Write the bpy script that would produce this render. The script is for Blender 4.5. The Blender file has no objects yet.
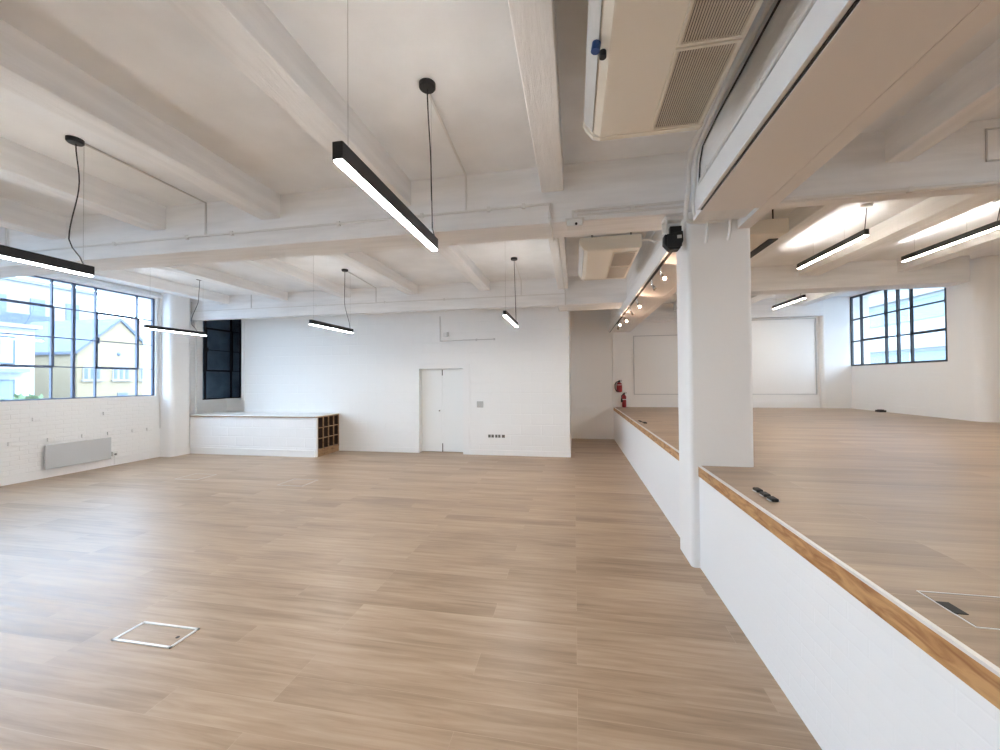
import bpy, bmesh, math, random
from mathutils import Vector, Matrix
random.seed(7)
SC = bpy.context.scene
COL = SC.collection
PI = math.pi

# ------------------------------------------------------------------ materials
def new_mat(name):
    m = bpy.data.materials.new(name); m.use_nodes = True
    nt = m.node_tree
    return m, nt, nt.nodes['Principled BSDF']

def plain(name, rgb, rough=.5, metal=0., noise=0., scale=20., spec=None, bump=0.):
    m, nt, b = new_mat(name)
    b.inputs['Base Color'].default_value = (*rgb, 1)
    b.inputs['Roughness'].default_value = rough
    b.inputs['Metallic'].default_value = metal
    if spec is not None: b.inputs['Specular IOR Level'].default_value = spec
    if noise or bump:
        tc = nt.nodes.new('ShaderNodeTexCoord'); nz = nt.nodes.new('ShaderNodeTexNoise')
        nz.inputs['Scale'].default_value = scale; nz.inputs['Detail'].default_value = 5
        nt.links.new(tc.outputs['Object'], nz.inputs['Vector'])
        if noise:
            r = nt.nodes.new('ShaderNodeValToRGB')
            r.color_ramp.elements[0].position = .3; r.color_ramp.elements[1].position = .7
            r.color_ramp.elements[0].color = (*[c*(1-noise) for c in rgb], 1)
            r.color_ramp.elements[1].color = (*[min(1, c*(1+noise*.5)) for c in rgb], 1)
            nt.links.new(nz.outputs['Fac'], r.inputs['Fac'])
            nt.links.new(r.outputs['Color'], b.inputs['Base Color'])
        if bump:
            bp = nt.nodes.new('ShaderNodeBump'); bp.inputs['Strength'].default_value = bump
            bp.inputs['Distance'].default_value = .01
            nt.links.new(nz.outputs['Fac'], bp.inputs['Height'])
            nt.links.new(bp.outputs['Normal'], b.inputs['Normal'])
    return m

def brick_paint(name, rgb, axes, bw, rh, strength, rough=.55, mortar=.006, dist=.006):
    """painted masonry: courses only show as relief under the paint"""
    m, nt, b = new_mat(name)
    b.inputs['Roughness'].default_value = rough
    tc = nt.nodes.new('ShaderNodeTexCoord'); sp = nt.nodes.new('ShaderNodeSeparateXYZ'); cb = nt.nodes.new('ShaderNodeCombineXYZ')
    nt.links.new(tc.outputs['Object'], sp.inputs[0])
    nt.links.new(sp.outputs[axes[0]], cb.inputs[0]); nt.links.new(sp.outputs[axes[1]], cb.inputs[1])
    n0 = nt.nodes.new('ShaderNodeTexNoise'); n0.inputs['Scale'].default_value = 2.5; n0.inputs['Detail'].default_value = 4
    nt.links.new(cb.outputs[0], n0.inputs['Vector'])
    ad = nt.nodes.new('ShaderNodeMixRGB'); ad.blend_type = 'ADD'; ad.inputs[0].default_value = .012
    nt.links.new(cb.outputs[0], ad.inputs[1]); nt.links.new(n0.outputs['Color'], ad.inputs[2])
    br = nt.nodes.new('ShaderNodeTexBrick')
    br.inputs['Scale'].default_value = 1; br.inputs['Brick Width'].default_value = bw; br.inputs['Row Height'].default_value = rh
    br.inputs['Mortar Size'].default_value = mortar; br.inputs['Mortar Smooth'].default_value = .6
    br.inputs['Color1'].default_value = (1, 1, 1, 1); br.inputs['Color2'].default_value = (.75, .75, .75, 1); br.inputs['Mortar'].default_value = (0, 0, 0, 1)
    nt.links.new(ad.outputs[0], br.inputs['Vector'])
    n1 = nt.nodes.new('ShaderNodeTexNoise'); n1.inputs['Scale'].default_value = 30; n1.inputs['Detail'].default_value = 6
    nt.links.new(cb.outputs[0], n1.inputs['Vector'])
    n2 = nt.nodes.new('ShaderNodeTexNoise'); n2.inputs['Scale'].default_value = 1.3
    nt.links.new(cb.outputs[0], n2.inputs['Vector'])
    # paint thickness varies: courses fade in and out
    fd = nt.nodes.new('ShaderNodeMath'); fd.operation = 'MULTIPLY'
    rp = nt.nodes.new('ShaderNodeMapRange'); rp.inputs[1].default_value = .35; rp.inputs[2].default_value = .7
    rp.inputs[3].default_value = .25; rp.inputs[4].default_value = 1.
    nt.links.new(n2.outputs['Fac'], rp.inputs[0])
    nt.links.new(br.outputs['Color'], fd.inputs[0]); nt.links.new(rp.outputs[0], fd.inputs[1])
    mx = nt.nodes.new('ShaderNodeMath'); mx.operation = 'MULTIPLY_ADD'; mx.inputs[1].default_value = .35
    nt.links.new(n1.outputs['Fac'], mx.inputs[0]); nt.links.new(fd.outputs[0], mx.inputs[2])
    bp = nt.nodes.new('ShaderNodeBump'); bp.inputs['Strength'].default_value = strength; bp.inputs['Distance'].default_value = dist
    nt.links.new(mx.outputs[0], bp.inputs['Height']); nt.links.new(bp.outputs['Normal'], b.inputs['Normal'])
    b.inputs['Base Color'].default_value = (*rgb, 1)
    return m

def concrete(name, rgb, stretch, strength=.3, rough=.7):
    m, nt, b = new_mat(name)
    b.inputs['Roughness'].default_value = rough; b.inputs['Base Color'].default_value = (*rgb, 1)
    tc = nt.nodes.new('ShaderNodeTexCoord'); mp = nt.nodes.new('ShaderNodeMapping'); mp.inputs['Scale'].default_value = stretch
    nt.links.new(tc.outputs['Object'], mp.inputs[0])
    n1 = nt.nodes.new('ShaderNodeTexNoise'); n1.inputs['Scale'].default_value = 9; n1.inputs['Detail'].default_value = 7; n1.inputs['Roughness'].default_value = .65
    nt.links.new(mp.outputs[0], n1.inputs['Vector'])
    bp = nt.nodes.new('ShaderNodeBump'); bp.inputs['Strength'].default_value = strength; bp.inputs['Distance'].default_value = .012
    nt.links.new(n1.outputs['Fac'], bp.inputs['Height']); nt.links.new(bp.outputs['Normal'], b.inputs['Normal'])
    n2 = nt.nodes.new('ShaderNodeTexNoise'); n2.inputs['Scale'].default_value = 2.2; n2.inputs['Detail'].default_value = 6
    nt.links.new(mp.outputs[0], n2.inputs['Vector'])
    r = nt.nodes.new('ShaderNodeValToRGB')
    r.color_ramp.elements[0].position = .3; r.color_ramp.elements[0].color = (*[c*.92 for c in rgb], 1)
    r.color_ramp.elements[1].position = .65; r.color_ramp.elements[1].color = (*[min(1, c*1.02) for c in rgb], 1)
    nt.links.new(n2.outputs['Fac'], r.inputs['Fac']); nt.links.new(r.outputs['Color'], b.inputs['Base Color'])
    return m

def planks(name, base, dark, light):
    m, nt, b = new_mat(name)
    L = nt.links.new
    tc = nt.nodes.new('ShaderNodeTexCoord')
    br = nt.nodes.new('ShaderNodeTexBrick'); br.offset = .37; br.offset_frequency = 3
    br.inputs['Scale'].default_value = 1; br.inputs['Brick Width'].default_value = 1.52; br.inputs['Row Height'].default_value = .178
    br.inputs['Mortar Size'].default_value = .0012; br.inputs['Mortar Smooth'].default_value = .1; br.inputs['Bias'].default_value = 0
    br.inputs['Color1'].default_value = (0, 0, 0, 1); br.inputs['Color2'].default_value = (1, 1, 1, 1); br.inputs['Mortar'].default_value = (.25, .25, .25, 1)
    L(tc.outputs['Object'], br.inputs['Vector'])
    # grain runs along X, and is shifted plank by plank
    mp = nt.nodes.new('ShaderNodeMapping'); mp.inputs['Scale'].default_value = (1.1, 16, 1)
    of = nt.nodes.new('ShaderNodeMixRGB'); of.blend_type = 'ADD'; of.inputs[0].default_value = 1
    sc = nt.nodes.new('ShaderNodeMixRGB'); sc.blend_type = 'MULTIPLY'; sc.inputs[0].default_value = 1; sc.inputs[2].default_value = (9, 3, 0, 1)
    L(br.outputs['Color'], sc.inputs[1])
    L(tc.outputs['Object'], of.inputs[1]); L(sc.outputs[0], of.inputs[2]); L(of.outputs[0], mp.inputs[0])
    n1 = nt.nodes.new('ShaderNodeTexNoise'); n1.inputs['Scale'].default_value = 1.6; n1.inputs['Detail'].default_value = 7; n1.inputs['Roughness'].default_value = .62
    n1.inputs['Distortion'].default_value = .5
    L(mp.outputs[0], n1.inputs['Vector'])
    mp2 = nt.nodes.new('ShaderNodeMapping'); mp2.inputs['Scale'].default_value = (.55, 3.2, 1)
    L(of.outputs[0], mp2.inputs[0])
    n2 = nt.nodes.new('ShaderNodeTexNoise'); n2.inputs['Scale'].default_value = 1.0; n2.inputs['Detail'].default_value = 3
    L(mp2.outputs[0], n2.inputs['Vector'])
    mix = nt.nodes.new('ShaderNodeMath'); mix.operation = 'MULTIPLY_ADD'; mix.inputs[1].default_value = .6
    L(n1.outputs['Fac'], mix.inputs[0])
    m2 = nt.nodes.new('ShaderNodeMath'); m2.operation = 'MULTIPLY_ADD'; m2.inputs[1].default_value = .45
    L(n2.outputs['Fac'], m2.inputs[0])
    m3 = nt.nodes.new('ShaderNodeMath'); m3.operation = 'MULTIPLY_ADD'; m3.inputs[1].default_value = .10; m3.inputs[2].default_value = -.08
    L(br.outputs['Color'], m3.inputs[0]); L(m3.outputs[0], m2.inputs[2]); L(m2.outputs[0], mix.inputs[2])
    r = nt.nodes.new('ShaderNodeValToRGB')
    e = r.color_ramp.elements
    e[0].position = .3; e[0].color = (*dark, 1); e[1].position = .72; e[1].color = (*light, 1)
    e2 = e.new(.5); e2.color = (*base, 1)
    L(mix.outputs[0], r.inputs['Fac'])
    jm = nt.nodes.new('ShaderNodeMixRGB'); jm.inputs[2].default_value = (*[c*1.25 for c in light], 1)
    jf = nt.nodes.new('ShaderNodeMath'); jf.operation = 'MULTIPLY'; jf.inputs[1].default_value = .35
    L(br.outputs['Fac'], jf.inputs[0]); L(jf.outputs[0], jm.inputs[0]); L(r.outputs['Color'], jm.inputs[1])
    L(jm.outputs[0], b.inputs['Base Color'])
    rr = nt.nodes.new('ShaderNodeMapRange'); rr.inputs[1].default_value = .3; rr.inputs[2].default_value = .7; rr.inputs[3].default_value = .33; rr.inputs[4].default_value = .46
    L(n1.outputs['Fac'], rr.inputs[0]); L(rr.outputs[0], b.inputs['Roughness'])
    bp = nt.nodes.new('ShaderNodeBump'); bp.inputs['Strength'].default_value = .12; bp.inputs['Distance'].default_value = .003
    L(n1.outputs['Fac'], bp.inputs['Height']); L(bp.outputs['Normal'], b.inputs['Normal'])
    b.inputs['Specular IOR Level'].default_value = .5
    return m

def wood(name, base, dark, axis_scale=(14, 1.2, 14), rough=.5):
    m, nt, b = new_mat(name); L = nt.links.new
    tc = nt.nodes.new('ShaderNodeTexCoord'); mp = nt.nodes.new('ShaderNodeMapping'); mp.inputs['Scale'].default_value = axis_scale
    L(tc.outputs['Object'], mp.inputs[0])
    n1 = nt.nodes.new('ShaderNodeTexNoise'); n1.inputs['Scale'].default_value = 3; n1.inputs['Detail'].default_value = 6; n1.inputs['Distortion'].default_value = .8
    L(mp.outputs[0], n1.inputs['Vector'])
    r = nt.nodes.new('ShaderNodeValToRGB'); e = r.color_ramp.elements
    e[0].position = .32; e[0].color = (*dark, 1); e[1].position = .62; e[1].color = (*base, 1)
    L(n1.outputs['Fac'], r.inputs['Fac'])
    # knots
    v = nt.nodes.new('ShaderNodeTexVoronoi'); v.inputs['Scale'].default_value = 3.1
    mk = nt.nodes.new('ShaderNodeMapping'); mk.inputs['Scale'].default_value = (3, 1.3, 3); L(tc.outputs['Object'], mk.inputs[0]); L(mk.outputs[0], v.inputs['Vector'])
    k = nt.nodes.new('ShaderNodeMapRange'); k.inputs[1].default_value = .05; k.inputs[2].default_value = .11; k.inputs[3].default_value = .85; k.inputs[4].default_value = 0
    L(v.outputs['Distance'], k.inputs[0])
    mx = nt.nodes.new('ShaderNodeMixRGB'); mx.inputs[2].default_value = (*[c*.35 for c in dark], 1)
    L(k.outputs[0], mx.inputs[0]); L(r.outputs['Color'], mx.inputs[1]); L(mx.outputs[0], b.inputs['Base Color'])
    b.inputs['Roughness'].default_value = rough
    return m

def emit(name, rgb, s):
    m = bpy.data.materials.new(name); m.use_nodes = True; nt = m.node_tree
    nt.nodes.clear(); o = nt.nodes.new('ShaderNodeOutputMaterial'); e = nt.nodes.new('ShaderNodeEmission')
    e.inputs[0].default_value = (*rgb, 1); e.inputs[1].default_value = s; nt.links.new(e.outputs[0], o.inputs[0])
    return m

def glass(name, tint=(1, 1, 1), refl=.08):
    m = bpy.data.materials.new(name); m.use_nodes = True; nt = m.node_tree
    nt.nodes.clear(); o = nt.nodes.new('ShaderNodeOutputMaterial'); mx = nt.nodes.new('ShaderNodeMixShader')
    t = nt.nodes.new('ShaderNodeBsdfTransparent'); t.inputs[0].default_value = (*tint, 1)
    g = nt.nodes.new('ShaderNodeBsdfGlossy'); g.inputs['Roughness'].default_value = .02
    mx.inputs[0].default_value = refl
    nt.links.new(t.outputs[0], mx.inputs[1]); nt.links.new(g.outputs[0], mx.inputs[2]); nt.links.new(mx.outputs[0], o.inputs[0])
    return m

WHITE = (.88, .875, .865)
M = dict(
    paint=plain('white_paint', WHITE, .6, scale=60, bump=.05),
    plaster=plain('painted_plaster', WHITE, .55, scale=7, bump=.25),
    brick_yz=brick_paint('painted_brick_side', WHITE, (1, 2), .225, .075, .75, dist=.012),
    brick_xz=brick_paint('painted_block_back', (.88, .88, .87), (0, 2), .45, .225, .55, mortar=.010, dist=.008),
    brick_bench=brick_paint('painted_block_bench', (.88, .88, .88), (0, 2), .43, .21, .7, mortar=.012, dist=.008),
    dwarf=brick_paint('painted_dwarf_brick', (.88, .885, .89), (1, 2), .225, .075, .24, rough=.45, mortar=.005),
    slab=concrete('painted_slab', (.86, .875, .89), (1, 1, 1), .18),
    beam_y=concrete('painted_joist', (.865, .87, .875), (6, .7, 6), .35),
    beam_x=concrete('painted_beam', (.865, .87, .875), (.7, 6, 6), .3),
    board=plain('soffit_board', (.86, .84, .83), .6, scale=40, bump=.04),
    fascia=plain('painted_steel', (.86, .88, .89), .45, scale=15, bump=.08),
    floor=planks('oak_planks', (.385, .277, .188), (.235, .16, .102), (.51, .395, .287)),
    nosing=wood('pine_edge', (.56, .32, .14), (.30, .125, .04), (11, 2.2, 11)),
    cubbywood=wood('cubby_wood', (.40, .25, .13), (.24, .13, .06), (8, 2, 8)),
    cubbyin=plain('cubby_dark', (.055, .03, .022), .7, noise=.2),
    alu=plain('aluminium_strip', (.80, .80, .80), .35, .3),
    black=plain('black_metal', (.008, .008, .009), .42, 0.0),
    rubber=plain('black_rubber', (.006, .006, .006), .6),
    cord=plain('black_cord', (.02, .018, .02), .6),
    steel_dark=plain('window_steel', (.035, .045, .075), .45, .0),
    steel_left=plain('window_steel_left', (.09, .12, .20), .45),  # dark steel lightened and blued with the glow from the panes
    steel_black=plain('window_steel_black', (.010, .012, .02), .45, .0),
    wire=plain('steel_wire', (.45, .45, .45), .4, .6),
    cream=plain('ac_cream', (.76, .72, .63), .45, scale=50, bump=.02),
    creamlid=plain('ac_lid', (.78, .74, .66), .42),
    acgrey=plain('ac_grey', (.55, .55, .53), .5),
    acdark=plain('ac_slot', (.035, .028, .025), .7),
    slat=plain('ac_slat', (.60, .54, .46), .5),
    conduit=plain('conduit_paint', (.74, .735, .72), .45, scale=30, bump=.05),  # white paint greyed to hold the shadow lines along the tubes
    conduit_shaded=plain('conduit_galvanised', (.62, .61, .60), .45),  # darker copy of the conduit paint, shade put into the colour
    pvc=plain('white_pvc', (.82, .82, .80), .35),
    radiator=plain('radiator_enamel', (.56, .57, .58), .4),
    doorpaint=plain('door_paint', (.87, .88, .87), .4),
    plastic=plain('white_plastic', (.78, .78, .77), .4),
    greyplastic=plain('grey_plastic', (.52, .52, .51), .4),
    socketgrey=plain('socket_face', (.14, .135, .12), .45),
    red=plain('extinguisher_red', (.30, .008, .016), .3, noise=.1),
    chrome=plain('chrome', (.6, .6, .6), .25, .9),
    blue=plain('blue_cap', (.01, .05, .2), .35),
    glass=glass('window_glass'),
    darkglass=glass('shaded_glass', (.86, .90, .94), .10),
    blind=plain('navy_blind', (.20, .30, .40), .7, noise=.5, scale=3),
    lamp=emit('lamp_diffuser', (1, .97, .925), 151),
    lampstage=emit('lamp_diffuser_low', (1, .90, .75), 106),
    lampsoft=emit('lamp_soft_uplight', (1, .98, .95), 72),  # added fill light on the main-hall pendants to brighten the ceiling
    lampup=emit('lamp_uplight', (1, .95, .88), 90),
    spot=emit('spot_bulb', (1, .66, .45), 900),
    yellowbrick=brick_paint('yellow_brick', (.25, .20, .125), (1, 2), .5, .2, .2, rough=.8),
    whitewall=plain('white_render', (.42, .45, .49), .8, noise=.05, scale=.6),
    slate=plain('slate_roof', (.10, .125, .17), .8, noise=.15, scale=2),
    panegrey=plain('outdoor_pane', (.09, .12, .17), .3),
    palestone=plain('pale_stone', (.27, .26, .24), .8, noise=.08, scale=.5),
    facade=plain('pale_facade', (.36, .38, .40), .8, noise=.05, scale=.6),
    louvre=plain('louvre_panel', (.17, .22, .25), .6, noise=.1, scale=.5),
    ground=plain('asphalt', (.30, .30, .30), .9, noise=.2, scale=2),
    leaf=plain('leaf', (.10, .16, .07), .7, noise=.5, scale=5),
    bark=plain('bark', (.2, .15, .1), .9),
    tile=plain('red_tile_roof', (.26, .17, .14), .8, noise=.1, scale=3),
)

# ------------------------------------------------------------------ builders
class MB:
    def __init__(s, off=(0, 0, 0)): s.bm = bmesh.new(); s.off = Vector(off)
    def box(s, x0, x1, y0, y1, z0, z1):
        P = [(x0, y0, z0), (x1, y0, z0), (x1, y1, z0), (x0, y1, z0), (x0, y0, z1), (x1, y0, z1), (x1, y1, z1), (x0, y1, z1)]
        v = [s.bm.verts.new(p) for p in P]
        for f in ((3, 2, 1, 0), (4, 5, 6, 7), (0, 1, 5, 4), (1, 2, 6, 5), (2, 3, 7, 6), (3, 0, 4, 7)): s.bm.faces.new([v[i] for i in f])
        return s
    def rbox(s, x0, x1, y0, y1, z0, z1, r=.01, seg=2):
        t = bmesh.new(); k = MB(); k.bm.free(); k.bm = t; k.box(x0, x1, y0, y1, z0, z1)
        bmesh.ops.bevel(t, geom=list(t.edges), offset=r, segments=seg, profile=.5, affect='EDGES')
        s._merge(t); return s
    def _merge(s, t):
        mp = {}
        for v in t.verts: mp[v] = s.bm.verts.new(v.co)
        for f in t.faces: s.bm.faces.new([mp[v] for v in f.verts])
        t.free()
    def prism(s, pts, axis, a0, a1):
        """extrude a polygon (list of 2D points) along an axis"""
        def P(p, a):
            return {'x': (a, p[0], p[1]), 'y': (p[0], a, p[1]), 'z': (p[0], p[1], a)}[axis]
        A = [s.bm.verts.new(P(p, a0)) for p in pts]; B = [s.bm.verts.new(P(p, a1)) for p in pts]
        n = len(pts)
        s.bm.faces.new(A[::-1]); s.bm.faces.new(B)
        for i in range(n): s.bm.faces.new([A[i], A[(i+1) % n], B[(i+1) % n], B[i]])
        return s
    def tube(s, pts, r, n=8, caps=True):
        pts = [Vector(p) for p in pts]; rings = []
        up = None
        for i, p in enumerate(pts):
            if i == 0: d = pts[1]-p
            elif i == len(pts)-1: d = p-pts[i-1]
            else: d = (pts[i+1]-p).normalized()+(p-pts[i-1]).normalized()
            d = d.normalized() if d.length > 1e-9 else Vector((0, 0, 1))
            if up is None:
                up = Vector((0, 0, 1)) if abs(d.z) < .9 else Vector((1, 0, 0))
            u = up-d*up.dot(d)
            if u.length < 1e-4: u = d.orthogonal()
            u.normalize(); w = d.cross(u); up = u
            rad = r[i] if isinstance(r, (list, tuple)) else r
            rings.append([s.bm.verts.new(p+u*math.cos(2*PI*k/n)*rad+w*math.sin(2*PI*k/n)*rad) for k in range(n)])
        for a, b in zip(rings, rings[1:]):
            for k in range(n): s.bm.faces.new([a[k], a[(k+1) % n], b[(k+1) % n], b[k]])
        if caps: s.bm.faces.new(rings[0][::-1]); s.bm.faces.new(rings[-1])
        return s
    def lathe(s, c, prof, n=20):
        """prof: (radius, z) list around vertical axis at c"""
        return s.tube([(c[0], c[1], c[2]+z) for _, z in prof], [max(r, .0004) for r, _ in prof], n)
    def ball(s, c, r, sub=2, sc=(1, 1, 1)):
        t = bmesh.new(); bmesh.ops.create_icosphere(t, subdivisions=sub, radius=r, matrix=Matrix.Translation(c) @ Matrix.Diagonal((*sc, 1)))
        s._merge(t); return s
    def build(s, name, mat, parent=None, smooth=False):
        bmesh.ops.recalc_face_normals(s.bm, faces=list(s.bm.faces))
        me = bpy.data.meshes.new(name)
        o_ = parent.get('_w') if parent else None
        off = Vector(o_) if o_ is not None else s.off
        for v in s.bm.verts: v.co -= off
        if smooth:
            for f in s.bm.faces: f.smooth = True
            for e in s.bm.edges:
                if len(e.link_faces) == 2 and e.calc_face_angle(0) > .7: e.smooth = False
        s.bm.to_mesh(me); s.bm.free()
        me.materials.append(M[mat] if isinstance(mat, str) else mat)
        o = bpy.data.objects.new(name, me); COL.objects.link(o)
        if parent:
            o.parent = parent; o['_w'] = tuple(off)
        else:
            o.location = off; o['_w'] = tuple(off)
        return o

def thing(name, loc, label, cat, group=None):
    o = bpy.data.objects.new(name, None); COL.objects.link(o); o.location = loc; o['_w'] = tuple(loc)
    o.empty_display_size = .1
    return tag(o, label, cat, group)
def tag(o, label, cat, group=None):
    o['label'] = label; o['category'] = cat
    if group: o['group'] = group
    return o
def struct(name, mb, mat, smooth=False, label=None):
    o = mb.build(name, mat, None, smooth); o['kind'] = 'structure'
    if label: o['label'] = label
    return o
def clone(o, shift):
    r = o.copy(); COL.objects.link(r); r.location = Vector(o.location)+Vector(shift)
    for c in list(o.children):
        d = c.copy(); COL.objects.link(d); d.parent = r
        for g in list(c.children):
            h = g.copy(); COL.objects.link(h); h.parent = d
    return r

# ------------------------------------------------------------------ dimensions
XL, XR = -8.95, 6.62          # inner faces of the two window walls
YN, YF = -7.0, 11.15          # wall behind the camera, far wall
ZS, ZT = .875, 3.60           # raised floor, slab underside
YB1, YB2 = 3.67, 7.74         # fronts of the two cross beams
XD = 1.046                    # face of the dwarf wall

# ------------------------------------------------------------------ room shell
struct('floor', MB().box(XL-.4, XD+.02, YN, YF+.1, -.15, 0), 'floor')
struct('floor_raised', MB().box(XD+.010, 7.6, YN, YF+.1, ZS-.12, ZS), 'floor')
struct('ceiling', MB().box(XL-.4, 7.7, YN, YF+.3, ZT, ZT+.25), 'slab')
# dwarf wall carrying the edge of the raised floor (two lengths, column between)
struct('wall_dwarf', MB().box(XD, XD+.12, YN, 3.67, 0, .785).box(XD, XD+.12, 4.08, YF, 0, .785), 'dwarf')
struct('trim_1', MB().box(XD-.006, XD+.010, YN, 3.67, .785, .868).box(XD-.006, XD+.010, 4.08, YF, .785, .868), 'nosing',
       label='knotty pine board edging the raised floor')
struct('trim_2', MB().box(XD-.008, XD+.010, YN, 3.67, .868, .879).box(XD-.008, XD+.010, 4.08, YF, .868, .879), 'alu',
       label='pale metal nosing strip on the raised floor edge')

# left wall with two tall steel windows and the opening behind the partition
def wall_with_openings(x0, x1, y0, y1, z0, z1, ops):
    mb = MB(); y = y0
    for (a, b, s, h) in sorted(ops):
        mb.box(x0, x1, y, a, z0, z1); mb.box(x0, x1, a, b, z0, s)
        if h < z1: mb.box(x0, x1, a, b, h, z1)
        y = b
    mb.box(x0, x1, y, y1, z0, z1)
    return mb
LW = [(-4.7, -1.1, 1.34, 3.46), (-.6, 2.95, 1.34, 3.46), (3.93, 7.10, 1.34, 3.46), (8.20, 10.7, 1.19, 3.46)]
wl = struct('wall_left', wall_with_openings(XL-.35, XL, YN, YF+.1, 0, ZT, LW), 'brick_yz')
# header bricks standing proud of the left wall under the window
mb = MB()
for y, z in ((5.147, 1.02), (6.166, 1.035), (4.859, .65), (5.345, .65), (5.83, .648), (6.24, .64), (6.675, .637), (6.96, .635), (4.5, 1.02), (4.4, .65)):
    mb.rbox(XL-.02, XL+.022, y-.055, y+.055, z-.032, z+.032, .008)
mb.build('header_brick', 'brick_yz', wl)
struct('baseboard_left', MB().box(XL, XL+.018, YN, 7.2, 0, .13).box(XL+.0, XL+.024, YN, 7.2, .13, .145), 'paint')
# lintel rail over the left window
struct('trim_3', MB().box(XL, XL+.05, 3.6, 7.2, 3.475, 3.53).box(XL, XL+.025, 3.6, 7.2, 3.545, 3.57), 'fascia', label='moulded lintel rail over the left window')
# rounded pier between the two left windows
def round_rect(x0, x1, y0, y1, corners, r, n=6):
    pts = []
    for (cx, cy, a0, key) in ((x1-r, y0+r, -PI/2, 'rn'), (x1-r, y1-r, 0, 'rf'), (x0+r, y1-r, PI/2, 'lf'), (x0+r, y0+r, PI, 'ln')):
        if key in corners:
            for k in range(n+1):
                a = a0+PI/2*k/n; pts.append((cx+r*math.cos(a), cy+r*math.sin(a)))
        else:
            pts.append({'rn': (x1, y0), 'rf': (x1, y1), 'lf': (x0, y1), 'ln': (x0, y0)}[key])
    return pts
struct('wall_pier_left', MB().prism(round_rect(XL-.02, -8.65, 7.19, 7.66, ('rn', 'rf'), .09, 14), 'z', 0, ZT)
       .box(XL, -8.642, 7.20, 7.65, .935, .945), 'plaster', False, label='rounded white pier between the two left windows')
struct('baseboard_pier', MB().prism(round_rect(XL, -8.632, 7.172, 7.68, ('rn', 'rf'), .10, 14), 'z', 0, .13), 'paint', False)

# back partition: left length, door recess, right length standing slightly proud
YP = 8.47
wb = MB()
wb.box(-8.02, -3.47, YP, YP+.12, 0, ZT).box(-3.47, -2.41, YP, YP+.12, 1.905, ZT)
wb.box(-2.41, -.105, YP-.035, YP+.12, 0, ZT)
wb.box(-8.10, -8.02, YP-.01, YP+.14, 1.17, ZT)
struct('wall_back', wb, 'brick_xz')
struct('wall_partition_return', MB().box(-.30, -.105, YP+.12, YF, 0, ZT), 'paint')
struct('baseboard_back', MB().box(-5.44, -3.47, YP-.016, YP, 0, .11).box(-2.25, -.105, YP-.053, YP-.035, 0, .11).box(-.105, -.088, YP-.053, YF, 0, .11), 'paint')
# niche under the shaded window
struct('wall_niche', MB().box(XL, -8.02, 8.88, 9.0, 0, 1.17).box(-8.10, -8.02, YP+.14, 10.8, 0, ZT).box(XL-.02, -8.02, 10.7, 10.8, 0, ZT), 'paint')
struct('trim_4', MB().box(XL-.05, -8.02, 8.86, 10.7, 1.17, 1.195), 'doorpaint', label='white sill under the shaded window')
# far wall of corridor and of the raised bay
struct('wall_far', MB().box(-.3, 7.0, YF, YF+.2, 0, ZT), 'paint')
struct('baseboard_far', MB().box(-.09, XD, YF-.018, YF, 0, .11).box(1.42, 6.0, YF-.022, YF, ZS, ZS+.13).box(1.42, 6.0, YF-.03, YF, ZS+.13, ZS+.145), 'paint')
struct('wall_pier_far', MB().box(1.02, 1.40, YF-.06, YF, ZS, ZT), 'plaster')
def panel(x0, x1, z0, z1, w=.018):
    return MB().box(x0, x1, YF-.022, YF, z0, z0+w).box(x0, x1, YF-.022, YF, z1-w, z1).box(x0, x0+w, YF-.022, YF, z0+w, z1-w).box(x1-w, x1, YF-.022, YF, z0+w, z1-w)
struct('trim_5', panel(1.57, 2.95, 1.21, 2.79), 'radiator', label='thin moulded panel frame on the far wall')  # grey frames: the colour carries the shadow line of the moulding
struct('trim_6', panel(3.05, 5.93, 1.21, 3.12).box(3.62, 3.635, YF-.012, YF, 1.21, 3.12), 'radiator', label='long moulded panel frame on the far wall beside the window')
# right wall with window, rounded pier, recessed nearer bay
rw = wall_with_openings(XR, XR+.4, 8.0, YF+.1, 0, ZT, [(8.50, 11.04, 1.905, 3.57)])
rw2 = wall_with_openings(7.25, 7.6, YN, 8.1, 0, ZT, [(.3, 3.2, 1.905, 3.5)])
struct('wall_right', rw, 'brick_yz')
struct('wall_right_bay', rw2, 'brick_yz')
struct('wall_pier_right', MB().prism(round_rect(XR-.035, 7.3, 7.84, 8.46, ('ln',), .16, 20), 'z', ZS, ZT), 'plaster', False, label='rounded white pier at the right window')
struct('wall_pier_corner', MB().prism(round_rect(5.99, XR+.05, 11.03, YF+.05, ('ln',), .07, 16), 'z', ZS, ZT), 'plaster', False, label='rounded pier in the far right corner')
struct('baseboard_right', MB().box(XR-.018, XR, 8.46, 11.05, ZS, ZS+.13).box(XR-.024, XR, 8.46, 11.05, ZS+.13, ZS+.145), 'paint')
struct('wall_behind', MB().box(XL-.4, 7.7, YN-.2, YN, 0, ZT), 'paint')
# column
cp = round_rect(.98, 1.484, YB1, 4.09, ('rn', 'rf', 'lf', 'ln'), .035, 4)
struct('column', MB().prism(cp, 'z', 0, 3.08), 'plaster', True, label='square white column standing at the raised floor edge')

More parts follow.
